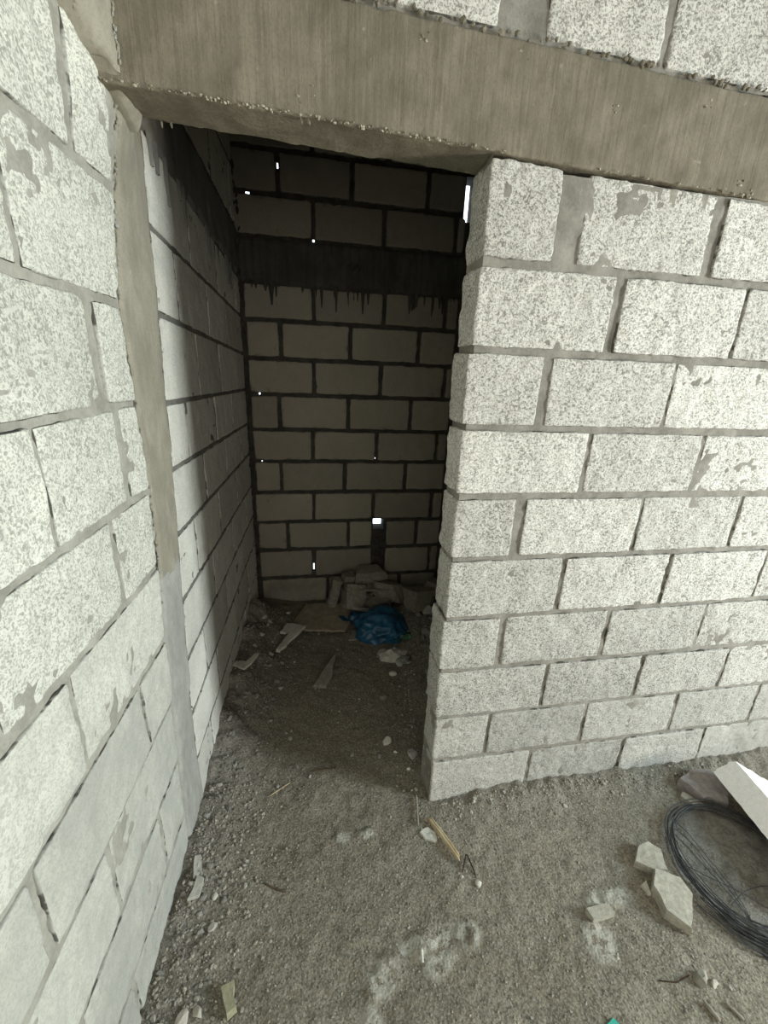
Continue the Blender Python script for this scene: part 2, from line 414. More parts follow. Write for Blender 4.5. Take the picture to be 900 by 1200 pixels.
# lintel / tie beam over the doorway
mb = MB()
block(mb, FP, [(-.86, 2.0385), (XR, 1.92), (XR, 2.126), (-.86, 2.234)], -.116, .004, r=.004, res=.010, amp=(.003, .0018), sides='bt', seed=41)
mb.grid(np.array([[[-.86, .116, 2.042], [-.86, .116, 2.22]], [[XR, .116, 1.925], [XR, .116, 2.14]]]), flip=True)
def crumb(mb, c, s, mat=0, seed=0, sq=(1, 1, 1), tint=0., smear=0.):
    ph = (1 + 5 ** .5) / 2
    V = np.array([(-1, ph, 0), (1, ph, 0), (-1, -ph, 0), (1, -ph, 0), (0, -1, ph), (0, 1, ph), (0, -1, -ph), (0, 1, -ph), (ph, 0, -1), (ph, 0, 1), (-ph, 0, -1), (-ph, 0, 1)]) / 1.9
    F = np.array([(0, 11, 5), (0, 5, 1), (0, 1, 7), (0, 7, 10), (0, 10, 11), (1, 5, 9), (5, 11, 4), (11, 10, 2), (10, 7, 6), (7, 1, 8), (3, 9, 4), (3, 4, 2), (3, 2, 6), (3, 6, 8), (3, 8, 9), (4, 9, 5), (2, 4, 11), (6, 2, 10), (8, 6, 7), (9, 8, 1)])
    V = V * (1 + RNG.uniform(-.35, .35, V.shape))
    a, b = RNG.uniform(0, 6.28), RNG.uniform(-.5, .5)
    Rz = np.array([[math.cos(a), -math.sin(a), 0], [math.sin(a), math.cos(a), 0], [0, 0, 1]])
    Rx = np.array([[1, 0, 0], [0, math.cos(b), -math.sin(b)], [0, math.sin(b), math.cos(b)]])
    V = (V * np.array(sq) * s) @ Rx.T @ Rz.T + np.array(c)
    mb.add(V, F, mat=mat, smooth=False, tint=tint, smear=smear)
for i in range(260):                                   # crumbly lips left by the formwork
    x = random.uniform(-.80, 0.0) if i < 210 else random.uniform(0, 1.0)
    zb = 2.013 - .03 * x
    crumb(mb, (x, -.005 - random.random() * .003, zb + random.uniform(-.002, .005)), random.uniform(.001, .0036), mat=random.choice((0, 1)), sq=(1.3, .7, .8))
for i in range(90):
    x = random.uniform(-.4, 1.1); zt = 2.216 - .026 * x
    crumb(mb, (x, -.004, zt + random.uniform(-.006, .010)), random.uniform(.002, .007), mat=0)
for (x, z) in ((-.43, 2.05), (-.40, 2.07), (-.17, 2.19), (.05, 2.19), (.28, 2.12), (.62, 2.0), (.66, 2.02), (.70, 2.0), (.52, 2.16)):
    for _ in range(5): crumb(mb, (x + random.uniform(-.012, .012), -.004, z + random.uniform(-.01, .01)), random.uniform(.0015, .004), mat=random.choice((0, 1)), sq=(1.3, .6, .8))
for x in (-.72, -.70, -.42, -.405):                     # drips hanging off the lower edge
    crumb(mb, (x, -.003 + (.11 if x < -.6 else 0), 2.006 - .03 * x), random.uniform(.004, .008), mat=0, sq=(.6, .5, 1.4))
tb = mb.build('trim_1', [LINTEL, m_plain('lintel_flakes', (.40, .37, .29), .9, .2, 60)])
struct(tb, 'brown-grey concrete lintel beam with vertical streaks over the doorway')

# ------------------------------------------------------------------ left wall
def colL(z): return np.interp(z, [0, .18, .5, .92, 1.2, 1.44, 1.65, 1.9, 2.03, 2.09, 2.13, 2.6], [-.05, -.046, -.028, .013, .042, .03, .016, .082, .055, .01, -.05, -.08])
def colR(z): return np.interp(z, [0, .37, .61, .97, 1.23, 1.42, 1.7, 1.87, 2.1, 2.3, 2.8], [.11, .108, .137, .181, .211, .229, .258, .263, .285, .29, .29])
mb = MB()
oz = [2.78, 2.54, 2.32, 2.108, 1.886, 1.655, 1.44, 1.222, 1.01, .795, .59, .385, .172, -.03]
oj = [-.1, -.28, -.28, -.087, -.302, -.12, [-.075, -.358], -.178, -.41, [-.181, -.59], -.417, -.2, -.438]
owide = {5: .016, 6: .015, 3: .010}
for k in range(13):
    js = list(oj[k]) if isinstance(oj[k], list) else [oj[k]]
    while js[-1] > -3.0: js.append(js[-1] - .385)
    zt, zb = oz[k] - .008, oz[k + 1] + .008
    r1 = (colL(zb), colL(zt)); w1 = .004
    for i, j in enumerate(js):
        w0 = owide.get(k, .0075) if i == 0 else .0075
        a = j + w0
        if r1[0] - a > .03:
            lower = np.clip((1.05 - zb) / .5, 0, 1)
            sm = .25 + .6 * lower if k >= 8 else .0
            jz = lambda: random.uniform(-.002, .002)
            block(mb, FL, [(a, zb + jz()), (r1[0] - w1, zb + jz()), (r1[1] - w1, zt + jz()), (a + random.uniform(-.004, .004), zt + jz())], -.03, random.uniform(-.002, .003), r=.0045, res=.008 if a > -.85 else .04,
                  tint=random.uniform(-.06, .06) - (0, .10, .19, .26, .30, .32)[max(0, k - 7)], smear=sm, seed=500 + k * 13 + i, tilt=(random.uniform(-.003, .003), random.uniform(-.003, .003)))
        r1 = (j - w0, j - w0); w1 = 0
mortar(mb, FL, np.concatenate([np.arange(-3.3, -.9, .1), np.arange(-.9, .12, .012)]), np.arange(-.06, 2.82, .013), -.0045)
# inside the small room
bz = [(2.79, 2.79), (2.50, 2.47), (2.295, 2.215)]
iz = [(2.095, 1.98), (1.872, 1.793), (1.662, 1.596), (1.424, 1.402), (1.232, 1.207), (1.032, 1.028), (.818, .828), (.611, .632), (.412, .452), (.22, .237), (0, .01)]
ij = [[.63, 1.015, 1.4], [.438, .803, 1.137], [.594, .928, 1.304], [.393, .782, 1.118], [.547, .913, 1.29], [.36, .715, 1.09], [.54, .92, 1.3], [.332, .71, 1.09], [.46, .84, 1.22], [.3, .68, 1.06]]
def zl(p, y): return p[0] + (p[1] - p[0]) * (y - .25) / 1.25
for grp, J_, mt in ((iz, ij, 2), (bz, [[.5, .86, 1.24], [.66, 1.05, 1.42]], 2)):
    for k in range(len(grp) - 1):
        js = J_[k] + [1.53]
        a0 = None
        for i, j in enumerate(js):
            zt, zb = grp[k], grp[k + 1]
            if i == 0: ab, at = colR(zl(zb, .25)) + .003, colR(zl(zt, .25)) + .003
            else: ab = at = js[i - 1] + .0045
            b = j - .0045
            if b - ab > .03:
                block(mb, FL, [(ab, zl(zb, ab) + .007), (b, zl(zb, b) + .007), (b, zl(zt, b) - .007), (at, zl(zt, at) - .007)], -.03, random.uniform(-.001, .001), r=.0035, res=.012, amp=(.002, .0015),
                      mat=mt, tint=random.uniform(-.12, .12), smear=.35 if k > 5 else .1, seed=800 + k * 11 + i)
mortar(mb, FL, np.arange(.10, 1.56, .014), np.arange(-.06, 2.82, .014), -.0035, mat=3, amp=.0018)
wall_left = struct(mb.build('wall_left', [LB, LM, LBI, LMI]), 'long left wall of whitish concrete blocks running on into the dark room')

# concrete column strip let into the left wall
mb = MB()
zz = np.concatenate([np.arange(-.04, 2.8, .012)]); tt = np.linspace(0, 1, 22)
T, Zc = np.meshgrid(tt, zz, indexing='ij')
w = np.stack([T * 0, Zc, T * 0], -1)
jl = .006 * noise(w, .06, 61) + .004 * noise(w, .02, 62); jr = .006 * noise(w, .07, 63) + .004 * noise(w, .02, 64)
# the strip widens a little where render was smeared over the lower courses
U = (colL(Zc) + jl + .001) * (1 - T) + (colR(Zc) + jr + .004) * T
ww = np.stack([U, Zc, U * 0], -1)
dd = .004 * np.sin(np.clip(T, 0, 1) * math.pi) ** .35 + .0022 * noise(ww, .06, 65) + .001 * noise(ww, .018, 66) - .009 * (1 - sstep(0, .06, T)) - .010 * sstep(.96, 1, T)
zc = .5 * (Zc[:-1, :-1] + Zc[1:, 1:])
brk = .965 + .02 * noise(np.stack([T[:-1, :-1] * .2, zc, zc * 0], -1), .05, 67)
PG = FL(U, Zc, dd)
mb.grid(PG, keep=zc >= brk, mat=0, edge=(T * .2).ravel()); mb.grid(PG, keep=zc < brk, mat=1)
# torn lip of render at the lintel's corner, cracked left edge crumbs
for i in range(70):
    z = random.uniform(.9, 2.1); u = float(colL(z))
    p = FL(np.array(u + random.uniform(-.006, .004)), np.array(z), np.array(.0005)); crumb(mb, p, random.uniform(.0015, .0045), mat=random.choice((0, 1)), sq=(.6, 1, 1.6))
for i in range(25):
    z = random.uniform(.3, 2.0); p = FL(np.array(float(colR(z)) + random.uniform(-.004, .006)), np.array(z), np.array(.001)); crumb(mb, p, random.uniform(.001, .004), mat=0, sq=(.6, 1, 2))
tl = np.linspace(0, 1, 24)
le = FL0(np.interp(tl, [0, .2, .55, 1], [-.020, .012, .062, .118]), np.interp(tl, [0, .2, .55, 1], [2.062, 2.041, 2.022, 2.008]), np.full(24, .046) + .003 * noise(np.c_[tl, tl * 0, tl * 0], .12, 78))
re_ = np.stack([np.full(24, -.758), -.006 + .112 * tl, 2.050 - .014 * tl], -1)
lb = le + np.array([-.03, 0, .004])
ss_ = np.linspace(0, 1, 8)[:, None, None]
lip = le[None] * (1 - ss_) + re_[None] * ss_ + np.array([.5, 0, -.6]) * .004 * np.sin(ss_ * math.pi)
lip = lip + .0015 * noise(lip, .018, 79)[..., None]
mb.grid(np.concatenate([lb[None], lip], 0), mat=0)
# thick lump of render filling the corner between the wall and the lintel's front
zt_ = np.concatenate([np.linspace(2.052, 2.15, 16), np.linspace(2.17, 2.6, 24)])
lu = np.interp(zt_, [2.058, 2.066, 2.074, 2.09, 2.115, 2.135, 2.2, 2.6], [.004, -.02, -.045, -.062, -.085, -.12, -.125, -.12])
Lw = FL0(lu, zt_, np.full_like(zt_, .036)); Lb = FL0(lu - .002, zt_, np.full_like(zt_, -.006))
Rw = np.stack([np.full_like(zt_, -.757), np.full_like(zt_, -.006), zt_], -1)
sl = np.linspace(0, 1, 14)[:, None, None]
PL = Lw[None] * (1 - sl) + Rw[None] * sl
PL = PL + np.array([.6, -.8, 0]) * (.006 * np.sin(sl * math.pi) + .003 * noise(PL, .04, 75)[..., None] + .0012 * noise(PL, .013, 76)[..., None])
PL = np.concatenate([Lb[None], PL, Rw[None] + np.array([.004 + 0 * zt_, .012 + 0 * zt_, 0 * zt_]).T[None]], 0)
mb.grid(PL, mat=0)
for i in range(60):
    z = random.uniform(2.06, 2.3); crumb(mb, (-.756 + random.uniform(-.002, .003), -.007, z), random.uniform(.0015, .005), mat=random.choice((0, 1)), sq=(.6, .6, 1.4))
for i in range(14):
    k = random.randrange(len(zt_) - 12); crumb(mb, Lw[k] + np.array([random.uniform(-.004, .006), random.uniform(-.008, .004), random.uniform(-.006, .006)]), random.uniform(.0015, .004), mat=0)
colm = struct(mb.build('trim_2', [COLUMN, COLGREY]), 'beige concrete column strip set into the left wall beside the doorway')
colm['category'] = 'column'

# tie beam along the left wall of the small room
mb = MB()
def beamblock(mb, frame, x0, x1, zt0, zt1, zb0, zb1, mat, seed):
    n = 110
    u = np.linspace(x0, x1, n); t = np.linspace(0, 1, 16)
    T, Uu = np.meshgrid(t, u, indexing='ij'); s = (Uu - x0) / (x1 - x0)
    rag = .016 * noise(np.stack([Uu, Uu * 0, Uu * 0], -1), .09, seed) + .010 * noise(np.stack([Uu, Uu * 0, Uu * 0], -1), .025, seed + 1)
    zt = zt0 + (zt1 - zt0) * s; zb = zb0 + (zb1 - zb0) * s + rag
    Zz = zb + (zt - zb) * T
    w_ = np.stack([Uu, Zz, Uu * 0], -1)
    d = .006 + .003 * noise(w_, .05, seed + 2) - .014 * (1 - sstep(0, .06, T)) - .014 * sstep(.95, 1, T)
    mb.grid(frame(Uu, Zz, d), mat=mat, flip=True)
beamblock(mb, FL, .26, 1.53, 2.30, 2.205, 2.085, 1.975, 0, 91)
for u0 in (.33, .37, .44, .56, .60, .86, .9, 1.2, 1.24, 1.3):    # drips below the beam
    zb = 2.10 - .092 * (u0 - .25)
    L = random.uniform(.04, .13); wd = random.uniform(.008, .02)
    uu = np.linspace(-1, 1, 5); tt_ = np.linspace(0, 1, 8)
    A_, B_ = np.meshgrid(uu, tt_, indexing='ij')
    mb.grid(FL(u0 + A_ * wd * (1 - .75 * B_), zb - B_ * L, .0085 * np.sqrt(np.clip(1 - A_ ** 2, 0, 1)) + .001 * (1 - B_)), mat=0)
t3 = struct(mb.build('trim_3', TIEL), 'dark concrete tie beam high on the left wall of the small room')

# ------------------------------------------------------------------ back wall
mb = MB()
kz = [2.80, 2.556, 2.366, 2.172, 1.96, 1.777, 1.577, 1.381, 1.177, .984, .787, .588, .391, .187, -.03]
kj = [[-.37, .02, .41], [-.546, -.168, .241], [-.373, .011, .415], None, [-.374, .025, .392], [-.56, -.167, .239], [-.377, .019, .419], [-.579, -.176, .216], [-.388, .006, .40], [-.584, -.191, .202], [-.389, -.001, .394],
      [-.559, -.164, .036, .302], [-.393, .044, .41], [-.30, .2]]
SLOT = (-.006, .092)
holes = [(0, .073, .522, .598), (.450, .508, 2.335, 2.545), (.417, .432, 1.845, 1.94), (-.549, -.542, 2.480, 2.503), (-.708, -.689, 2.357, 2.366), (-.376, -.366, 2.171, 2.183), (-.695, -.686, 1.378, 1.388), (-.002, .003, 1.002, 1.010), (-.700, -.693, .982, .988), (-.398, -.390, .240, .285)]
for k in range(14):
    if k == 3: continue
    js = kj[k] + [.458 if k == 1 else .475]
    zt, zb = kz[k] - .009, kz[k + 1] + .009
    a = -.79
    if k >= 4: a = -.745 + random.uniform(-.008, .008)
    for i, j in enumerate(js):
        b = j - .0085
        if k in (11, 12) and i == 2: a = SLOT[1]
        if k == 11 and i == 1: b = SLOT[0]; 
        if k == 11 and i == 2: a = SLOT[1]; b = .302 - .0085
        if k == 11 and i == 1: b = -.164 - .0085
        segs = [(a, b)]
        if k == 11:
            segs = {0: [(a, b)], 1: [(a, b)], 2: [(-.164 + .0085, SLOT[0])], 3: [(SLOT[1], .302 - .0085)], 4: [(.31, .47)]}[i]
        if k == 12:
            segs = {0: [(a, b)], 1: [(-.393 + .0085, SLOT[0])], 2: [(SLOT[1], .41 - .0085)], 3: [(.418, .47)]}[i]
        for (p, q_) in segs:
            if q_ - p < .03: continue
            rr = lambda: random.uniform(-.003, .003)
            block(mb, FBK, [(p + rr(), zb + rr()), (q_ + rr(), zb + rr()), (q_ + rr(), zt + rr()), (p + rr(), zt + rr())], -.03, random.uniform(0, .006), r=.012, res=.018, tint=random.uniform(-.14, .14), seed=1200 + k * 9 + i, amp=(.004, .002),
                  smear=.6 if k == 13 else 0.)
        a = j + .0085
base = list(np.arange(-.86, .62, .0165)); bzz = list(np.arange(-.06, 2.84, .0165))
for h in holes: base += [h[0], h[1]]; bzz += [h[2], h[3]]
base = np.unique(np.round(base, 4)); bzz = np.unique(np.round(bzz, 4))
mortar(mb, FBK, base, bzz, -.006, hole=holes, seed=8)
for h in holes[:2]:                                    # thickness of the wall seen in the larger gaps
    for (p, q_) in (((h[0], h[2]), (h[1], h[2])), ((h[1], h[2]), (h[1], h[3])), ((h[1], h[3]), (h[0], h[3])), ((h[0], h[3]), (h[0], h[2]))):
        mb.grid(np.array([[[p[0], 1.51, p[1]], [p[0], 1.62, p[1]]], [[q_[0], 1.51, q_[1]], [q_[0], 1.62, q_[1]]]]), mat=1, edge=0.)
for i in range(120):                                   # rough mortar squeezed out of the corner
    z = random.uniform(.1, 2.5); crumb(mb, (xw(1.5) + random.uniform(0, .02), 1.505, z), random.uniform(.005, .016), mat=1, sq=(.7, .5, 1.6))
for i in range(60):                                    # dark mortar filling the chase below the square hole
    crumb(mb, (random.uniform(.0, .088), 1.513, random.uniform(.19, .5)), random.uniform(.006, .014), mat=1)
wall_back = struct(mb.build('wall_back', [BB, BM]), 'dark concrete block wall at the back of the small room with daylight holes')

mb = MB()
beamblock(mb, FBK, -.79, .52, 2.172, 2.172, 1.957, 1.965, 0, 131)
for u0 in [-.68, -.63, -.60, -.36, -.33, -.25, -.13, -.10, -.07, .17, .19, .21, .35]:
    L = random.uniform(.03, .13); wd = random.uniform(.006, .018)
    A_, B_ = np.meshgrid(np.linspace(-1, 1, 5), np.linspace(0, 1, 8), indexing='ij')
    mb.grid(FBK(u0 + A_ * wd * (1 - .75 * B_), 1.96 - B_ * L, .0105 * np.sqrt(np.clip(1 - A_ ** 2, 0, 1)) + .001), mat=0)
for i in range(10): crumb(mb, (-.15 + random.uniform(-.04, .05), 1.503, 2.07 + random.uniform(-.02, .02)), random.uniform(.004, .011), mat=0)
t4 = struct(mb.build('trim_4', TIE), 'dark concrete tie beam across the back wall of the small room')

# hidden shell: right side of the small room, rear and far-right of the front room, ceilings
def slab(name, lo, hi, mat, label):
    mb_ = MB(); lo = np.array(lo); hi = np.array(hi)
    V = np.array([[(lo, hi)[a][0], (lo, hi)[b][1], (lo, hi)[c][2]] for a in (0, 1) for b in (0, 1) for c in (0, 1)])
    mb_.add(V, [(0, 1, 3, 2), (4, 6, 7, 5), (0, 4, 5, 1), (2, 3, 7, 6), (0, 2, 6, 4), (1, 5, 7, 3)], smooth=False)
    return struct(mb_.build(name, mat), label)
slab('wall_inner', (.54, .113, -.06), (.66, 1.62, 2.8), BB, 'right side concrete block wall of the small dark room')
slab('wall_rear', (-1.0, -3.4, -.06), (3.4, -3.25, 2.9), LB, 'rear concrete block wall of the front room')
slab('ceiling', (-1.1, -3.4, 2.8), (3.4, 1.75, 2.95), SLAB, 'grey concrete roof slab over both rooms')
OY0, OY1, OZ0, OZ1 = -1.95, -1.15, .45, 2.2
mb = MB()
for (y0, y1, z0, z1) in ((-3.3, OY0, -.06, 2.82), (OY1, .12, -.06, 2.82), (OY0, OY1, OZ1, 2.82), (OY0, OY1, -.06, OZ0)):
    x0, x1 = XR, XR + .12
    V = [(x, y, z) for x in (x0, x1) for y in (y0, y1) for z in (z0, z1)]
    mb.add(V, [(0, 1, 3, 2), (4, 6, 7, 5), (0, 4, 5, 1), (2, 3, 7, 6), (0, 2, 6, 4), (1, 5, 7, 3)], smooth=False)
struct(mb.build('wall_far', LB), 'far right wall of the front room with an open doorway to daylight')

# ------------------------------------------------------------------ floor
COIL = (.985, -.385, .205)
def H(x, y):
    x = np.asarray(x, float); y = np.asarray(y, float)
    p = np.stack([x, y, 0 * x], -1)
    z = .006 * noise(p, .35, 21) + .004 * noise(p, .09, 22)
    dl = np.maximum(x - xw(y), 0)
    hl = np.interp(y, [-3, -.5, -.1, .15, .5, 1.0, 1.25, 1.45, 1.6], [.02, .02, .045, .04, .115, .16, .16, .05, .03])
    lm = np.exp(-(dl / np.interp(y, [-1, .2, 1.2], [.11, .13, .17])) ** 2)
    z = z + hl * lm * (1 + .25 * noise(p, .07, 23))
    pm = np.exp(-(np.maximum(-y, 0) / .07) ** 2) * (y < .06) * sstep(.0, .25, x)
    z = z + .032 * pm * (1 + .3 * noise(p, .05, 24))
    rm = sstep(.02, .3, x) * sstep(.14, .45, y)
    z = z + .09 * rm * (1 + .3 * noise(p, .09, 25))
    rough = np.clip(lm + pm + rm, 0, 1)
    z = z + (.0025 + .0045 * rough) * noise(p, .028, 26) + (.0012 + .003 * rough) * noise(p, .012, 27)
    return z
def cement(x, y):
    c = 0
    for (cx, cy, rx, ry, a) in ((.47, -.385, .10, .035, .1), (.385, -.475, .06, .055, .4), (-.11, -.40, .12, .035, .15), (-.25, -.455, .06, .05, .6), (-.29, -.535, .03, .05, .2), (.01, -.40, .045, .04, 0), (-.09, -.45, .06, .03, 0.3), (-.325, -.085, .035, .02, 0), (-.24, -.083, .03, .02, 0), (.02, .86, .09, .075, .4)):
        u = (x - cx) * math.cos(a) + (y - cy) * math.sin(a); v = -(x - cx) * math.sin(a) + (y - cy) * math.cos(a)
        c = np.maximum(c, 1 - (u / rx) ** 2 - (v / ry) ** 2)
    return np.clip(c * 1.6, 0, 1)
gx = np.concatenate([np.arange(-.92, 1.55, .0085), np.arange(1.55, 3.5, .12)])
gy = np.concatenate([np.arange(-3.4, -.75, .12), np.arange(-.75, 1.60, .0085)])
X, Y = np.meshgrid(gx, gy, indexing='ij')
Zf = H(X, Y); ce = cement(X, Y)
pn = np.stack([X, Y, X * 0], -1)
Zf = Zf + .010 * ce * (noise(pn, .035, 31) * .5 + .5) + .004 * ce * noise(pn, .014, 32)
dl = np.maximum(X - xw(Y), 0)
sm = np.clip(np.exp(-(dl / .17) ** 2) + np.exp(-(np.maximum(-Y, 0) / .09) ** 2) * (Y < .06) * (X > 0) * .7 + sstep(.05, .25, X) * sstep(.1, .3, Y), 0, 1)
dc = np.hypot(X - COIL[0], Y - COIL[1]) / COIL[2]
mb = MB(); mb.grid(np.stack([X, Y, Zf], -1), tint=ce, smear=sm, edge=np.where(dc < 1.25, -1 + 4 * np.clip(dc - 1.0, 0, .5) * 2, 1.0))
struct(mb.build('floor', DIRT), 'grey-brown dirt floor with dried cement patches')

# ------------------------------------------------------------------ gravel (uncountable) and stones
def zone_pt(kind):
    while True:
        if kind == 'left':
            y = random.uniform(-.62, .16); x = xw(y) + abs(random.gauss(0, .12)) + .012
        elif kind == 'inleft':
            y = random.uniform(.16, 1.35); x = xw(y) + abs(random.gauss(0, .13)) + .02
        elif kind == 'base':
            x = random.uniform(.05, 1.3); y = -abs(random.gauss(0, .045)) - .012
        elif kind == 'jamb':
            y = random.uniform(-.18, .75); x = .0 - abs(random.gauss(0, .05)) - .008 + max(0, y - .14) * .25
            if y < .13 and x > -.01 and y > -.01: continue
        elif kind == 'inright':
            y = random.uniform(.2, 1.25); x = random.gauss(.24, .11)
            if y < .16 or x > .5: continue
        elif kind == 'front':
            x = random.uniform(-.68, .95); y = random.uniform(-.68, -.08)
        elif kind == 'in':
            x = random.uniform(-.55, .05); y = random.uniform(.05, 1.15)
        if -.02 < y < .13 and x > -.02: continue
        if x < xw(y) + .008: continue
        return x, y
def gravel(name, plan, mat, label):
    mb = MB()
    for kind, n, lo, hi in plan:
        pts = [zone_pt(kind) for _ in range(n)]
        zz_ = H(np.array([p[0] for p in pts]), np.array([p[1] for p in pts]))
        for (x, y), z in zip(pts, zz_):
            s = lo * (hi / lo) ** (random.random() ** 1.8)
            crumb(mb, (x, y, z + s * .2), s, sq=(1, random.uniform(.6, 1), random.uniform(.45, .8)))
    return tag(mb.build(name, mat), label, 'gravel', kind='stuff')
gravel('gravel', [('left', 1500, .002, .0075), ('base', 900, .002, .006), ('front', 2600, .0015, .0042), ('jamb', 260, .002, .006)], GRAVEL, 'fine loose grit and gravel strewn over the front dirt floor')
gravel('gravel', [('inleft', 800, .003, .009), ('inright', 700, .003, .010), ('in', 420, .002, .006)], GRAVELD, 'fine grit and crumbs over the floor inside the dark room')

def rock_mesh(name, seed, sq=(1, 1, 1), mat=None, sub=2, rough=.22, cuts=5):
    """angular broken stone, unit-ish radius, with flat facets"""
    rg = np.random.default_rng(seed)
    bm = bmesh.new(); bmesh.ops.create_icosphere(bm, subdivisions=sub, radius=1)
    V = np.array([v.co[:] for v in bm.verts])
    for _ in range(cuts):
        n = rg.normal(size=3); n /= np.linalg.norm(n); d = rg.uniform(.45, .8)
        k = V @ n; V = V - np.outer(np.maximum(k - d, 0), n)
    V = V * np.array(sq)
    V = V + rough * .5 * np.stack([noise(V + 9 * i, .55, seed + i) for i in range(3)], -1) * np.array(sq)
    for v, c in zip(bm.verts, V): v.co = c
    me = bpy.data.meshes.new(name); bm.to_mesh(me); bm.free()
    if mat: me.materials.append(mat)
    return me
rocks = {m: [rock_mesh('stone', 40 + i, (1, random.uniform(.6, .95), random.uniform(.45, .75)), m) for i in range(9)] for m in (STONEG, STONEP, CHIP)}
def stones(kind, n, lo, hi, mats, name, label, cat, group):
    for i in range(n):
        x, y = zone_pt(kind); s = lo * (hi / lo) ** (random.random() ** 1.5)
        o = bpy.data.objects.new(name, random.choice(rocks[random.choice(mats)])); col.objects.link(o)
        o.location = (x, y, float(H(np.array(x), np.array(y))) + s * .25); o.scale = (s, s, s)
        o.rotation_euler = (random.uniform(-.4, .4), random.uniform(-.4, .4), random.uniform(0, 6.3))
        tag(o, label, cat, group)
stones('left', 95, .005, .016, (STONEG, STONEG, STONEP), 'stone', 'small broken stone in the rubble strip along the left wall before the column', 'stone', 'stones along the foot of the front left wall')
stones('inleft', 60, .006, .019, (STONEG,), 'stone', 'small dim stone in the rubble along the left wall inside the dark room', 'stone', 'stones along the left wall of the dark room')
stones('base', 50, .004, .011, (STONEG, STONEP), 'stone', 'small stone in the dirt at the foot of the pale right block wall', 'stone', 'stones at the foot of the right block wall')
stones('front', 45, .0035, .009, (STONEP, STONEG), 'pebble', 'small pebble lying loose on the open dirt floor in front of the doorway', 'pebble', 'pebbles on the open front floor')
stones('in', 24, .004, .012, (STONEP, STONEG), 'pebble', 'small pebble on the trodden dirt path inside the dark doorway', 'pebble', 'pebbles on the path inside the doorway')
stones('inright', 44, .014, .05, (STONEG,), 'rubble_stone', 'dark rubble stone heaped behind the door jamb at the right of the small room', 'stone', 'rubble behind the door jamb')
stones('jamb', 16, .004, .010, (CHIP, STONEP), 'chip', 'tiny pale chip by the foot of the door jamb', 'chip', 'chips by the foot of the door jamb')

def one_rock(name, label, cat, x, y, s, sq, mat, seed, rz=0., tiltx=0., lift=.3, sub=3, rough=.2, cuts=7):
    o = bpy.data.objects.new(name, rock_mesh(name, seed, sq, mat, sub, rough, cuts)); col.objects.link(o)
    o.location = (x, y, float(H(np.array(x), np.array(y))) + s * sq[2] * lift); o.scale = (s, s, s); o.rotation_euler = (tiltx, 0, rz)
    return tag(o, label, cat)

def slab_piece(name, label, cat, outline, z0, th, mat, seed=0, tilt=(0, 0), rough=.004, res=.012, top_in=.004, loc=None):
    """broken flat piece: world xy outline, thickness th, uneven rims"""
    P = np.array(outline, float); c = P.mean(0) if loc is None else np.array(loc)
    if float(np.sum(P[:, 0] * np.roll(P[:, 1], -1) - P[:, 1] * np.roll(P[:, 0], -1))) < 0: P = P[::-1]
    pts = []
    for i in range(len(P)):
        a, b = P[i], P[(i + 1) % len(P)]; n = max(1, int(np.linalg.norm(b - a) / res))
        pts += [a + (b - a) * k / n for k in range(n)]
    pts = np.array(pts) - c; n = len(pts)
    jit = rough * np.stack([noise(np.c_[pts + 3, np.zeros(n)], .03, seed), noise(np.c_[pts + 7, np.zeros(n)], .03, seed + 1)], -1)
    pts = pts + jit
    rings = [(1.0, 0.0), (1.0, th * .8), (1 - top_in / .05 * .5, th), (.7, th), (.35, th)]
    V = []
    for sc, h in rings:
        q = pts * sc
        hh = h + rough * .6 * noise(np.c_[q, np.full(n, h)], .04, seed + 2) + tilt[0] * q[:, 0] + tilt[1] * q[:, 1]
        V.append(np.c_[q, hh])
    V = np.concatenate(V + [np.array([[0, 0, th]])])
    F = []
    for k in range(len(rings) - 1):
        for i in range(n):
            j = (i + 1) % n; F.append((k * n + i, k * n + j, (k + 1) * n + j, (k + 1) * n + i))
    k = (len(rings) - 1) * n
    for i in range(n): F.append((k + i, k + (i + 1) % n, len(V) - 1))
    F.append(tuple(range(n))[::-1])
    mb = MB(); mb.add(V, F, smooth=False); o = mb.build(name, mat); o.location = (c[0], c[1], z0)
    return tag(o, label, cat)
def h1(x, y): return float(H(np.array(float(x)), np.array(float(y))))

def tube(mb, pts, rad, n=6, mat=0):
    pts = np.array(pts, float); rad = np.broadcast_to(rad, (len(pts),))
    tg = np.gradient(pts, axis=0); tg /= np.maximum(np.linalg.norm(tg, axis=1, keepdims=True), 1e-9)
    up = np.where(np.abs(tg[:, 2:3]) > .9, np.array([[1., 0, 0]]), np.array([[0, 0, 1.]]))
    a = np.cross(tg, up); a /= np.linalg.norm(a, axis=1, keepdims=True); b = np.cross(tg, a)
    th = np.arange(n) * 2 * math.pi / n
    V = pts[:, None] + rad[:, None, None] * (a[:, None] * np.cos(th)[None, :, None] + b[:, None] * np.sin(th)[None, :, None])
    idx = np.arange(len(pts) * n).reshape(len(pts), n)
    q = np.stack([idx[:-1], np.roll(idx[:-1], -1, 1), np.roll(idx[1:], -1, 1), idx[1:]], -1).reshape(-1, 4)
    mb.add(V.reshape(-1, 3), q, mat=mat)
def stick(name, label, cat, pts, rad, mat, n=6):
    p = np.array(pts, float); t = np.linspace(0, len(p) - 1, 14)
    q = np.stack([np.interp(t, np.arange(len(p)), p[:, k]) for k in range(3)], -1)
    ref = q[0].copy()
    mb = MB(); r = np.broadcast_to(rad, (14,)) if np.size(rad) == 1 else np.interp(t / t[-1], np.linspace(0, 1, len(rad)), rad)
    r = np.array(r) * (1 + .12 * RNG.uniform(-1, 1, 14)); r[0] *= .4; r[-1] *= .4
    tube(mb, q - ref, r, n); o = mb.build(name, mat); o.location = ref
    return tag(o, label, cat)

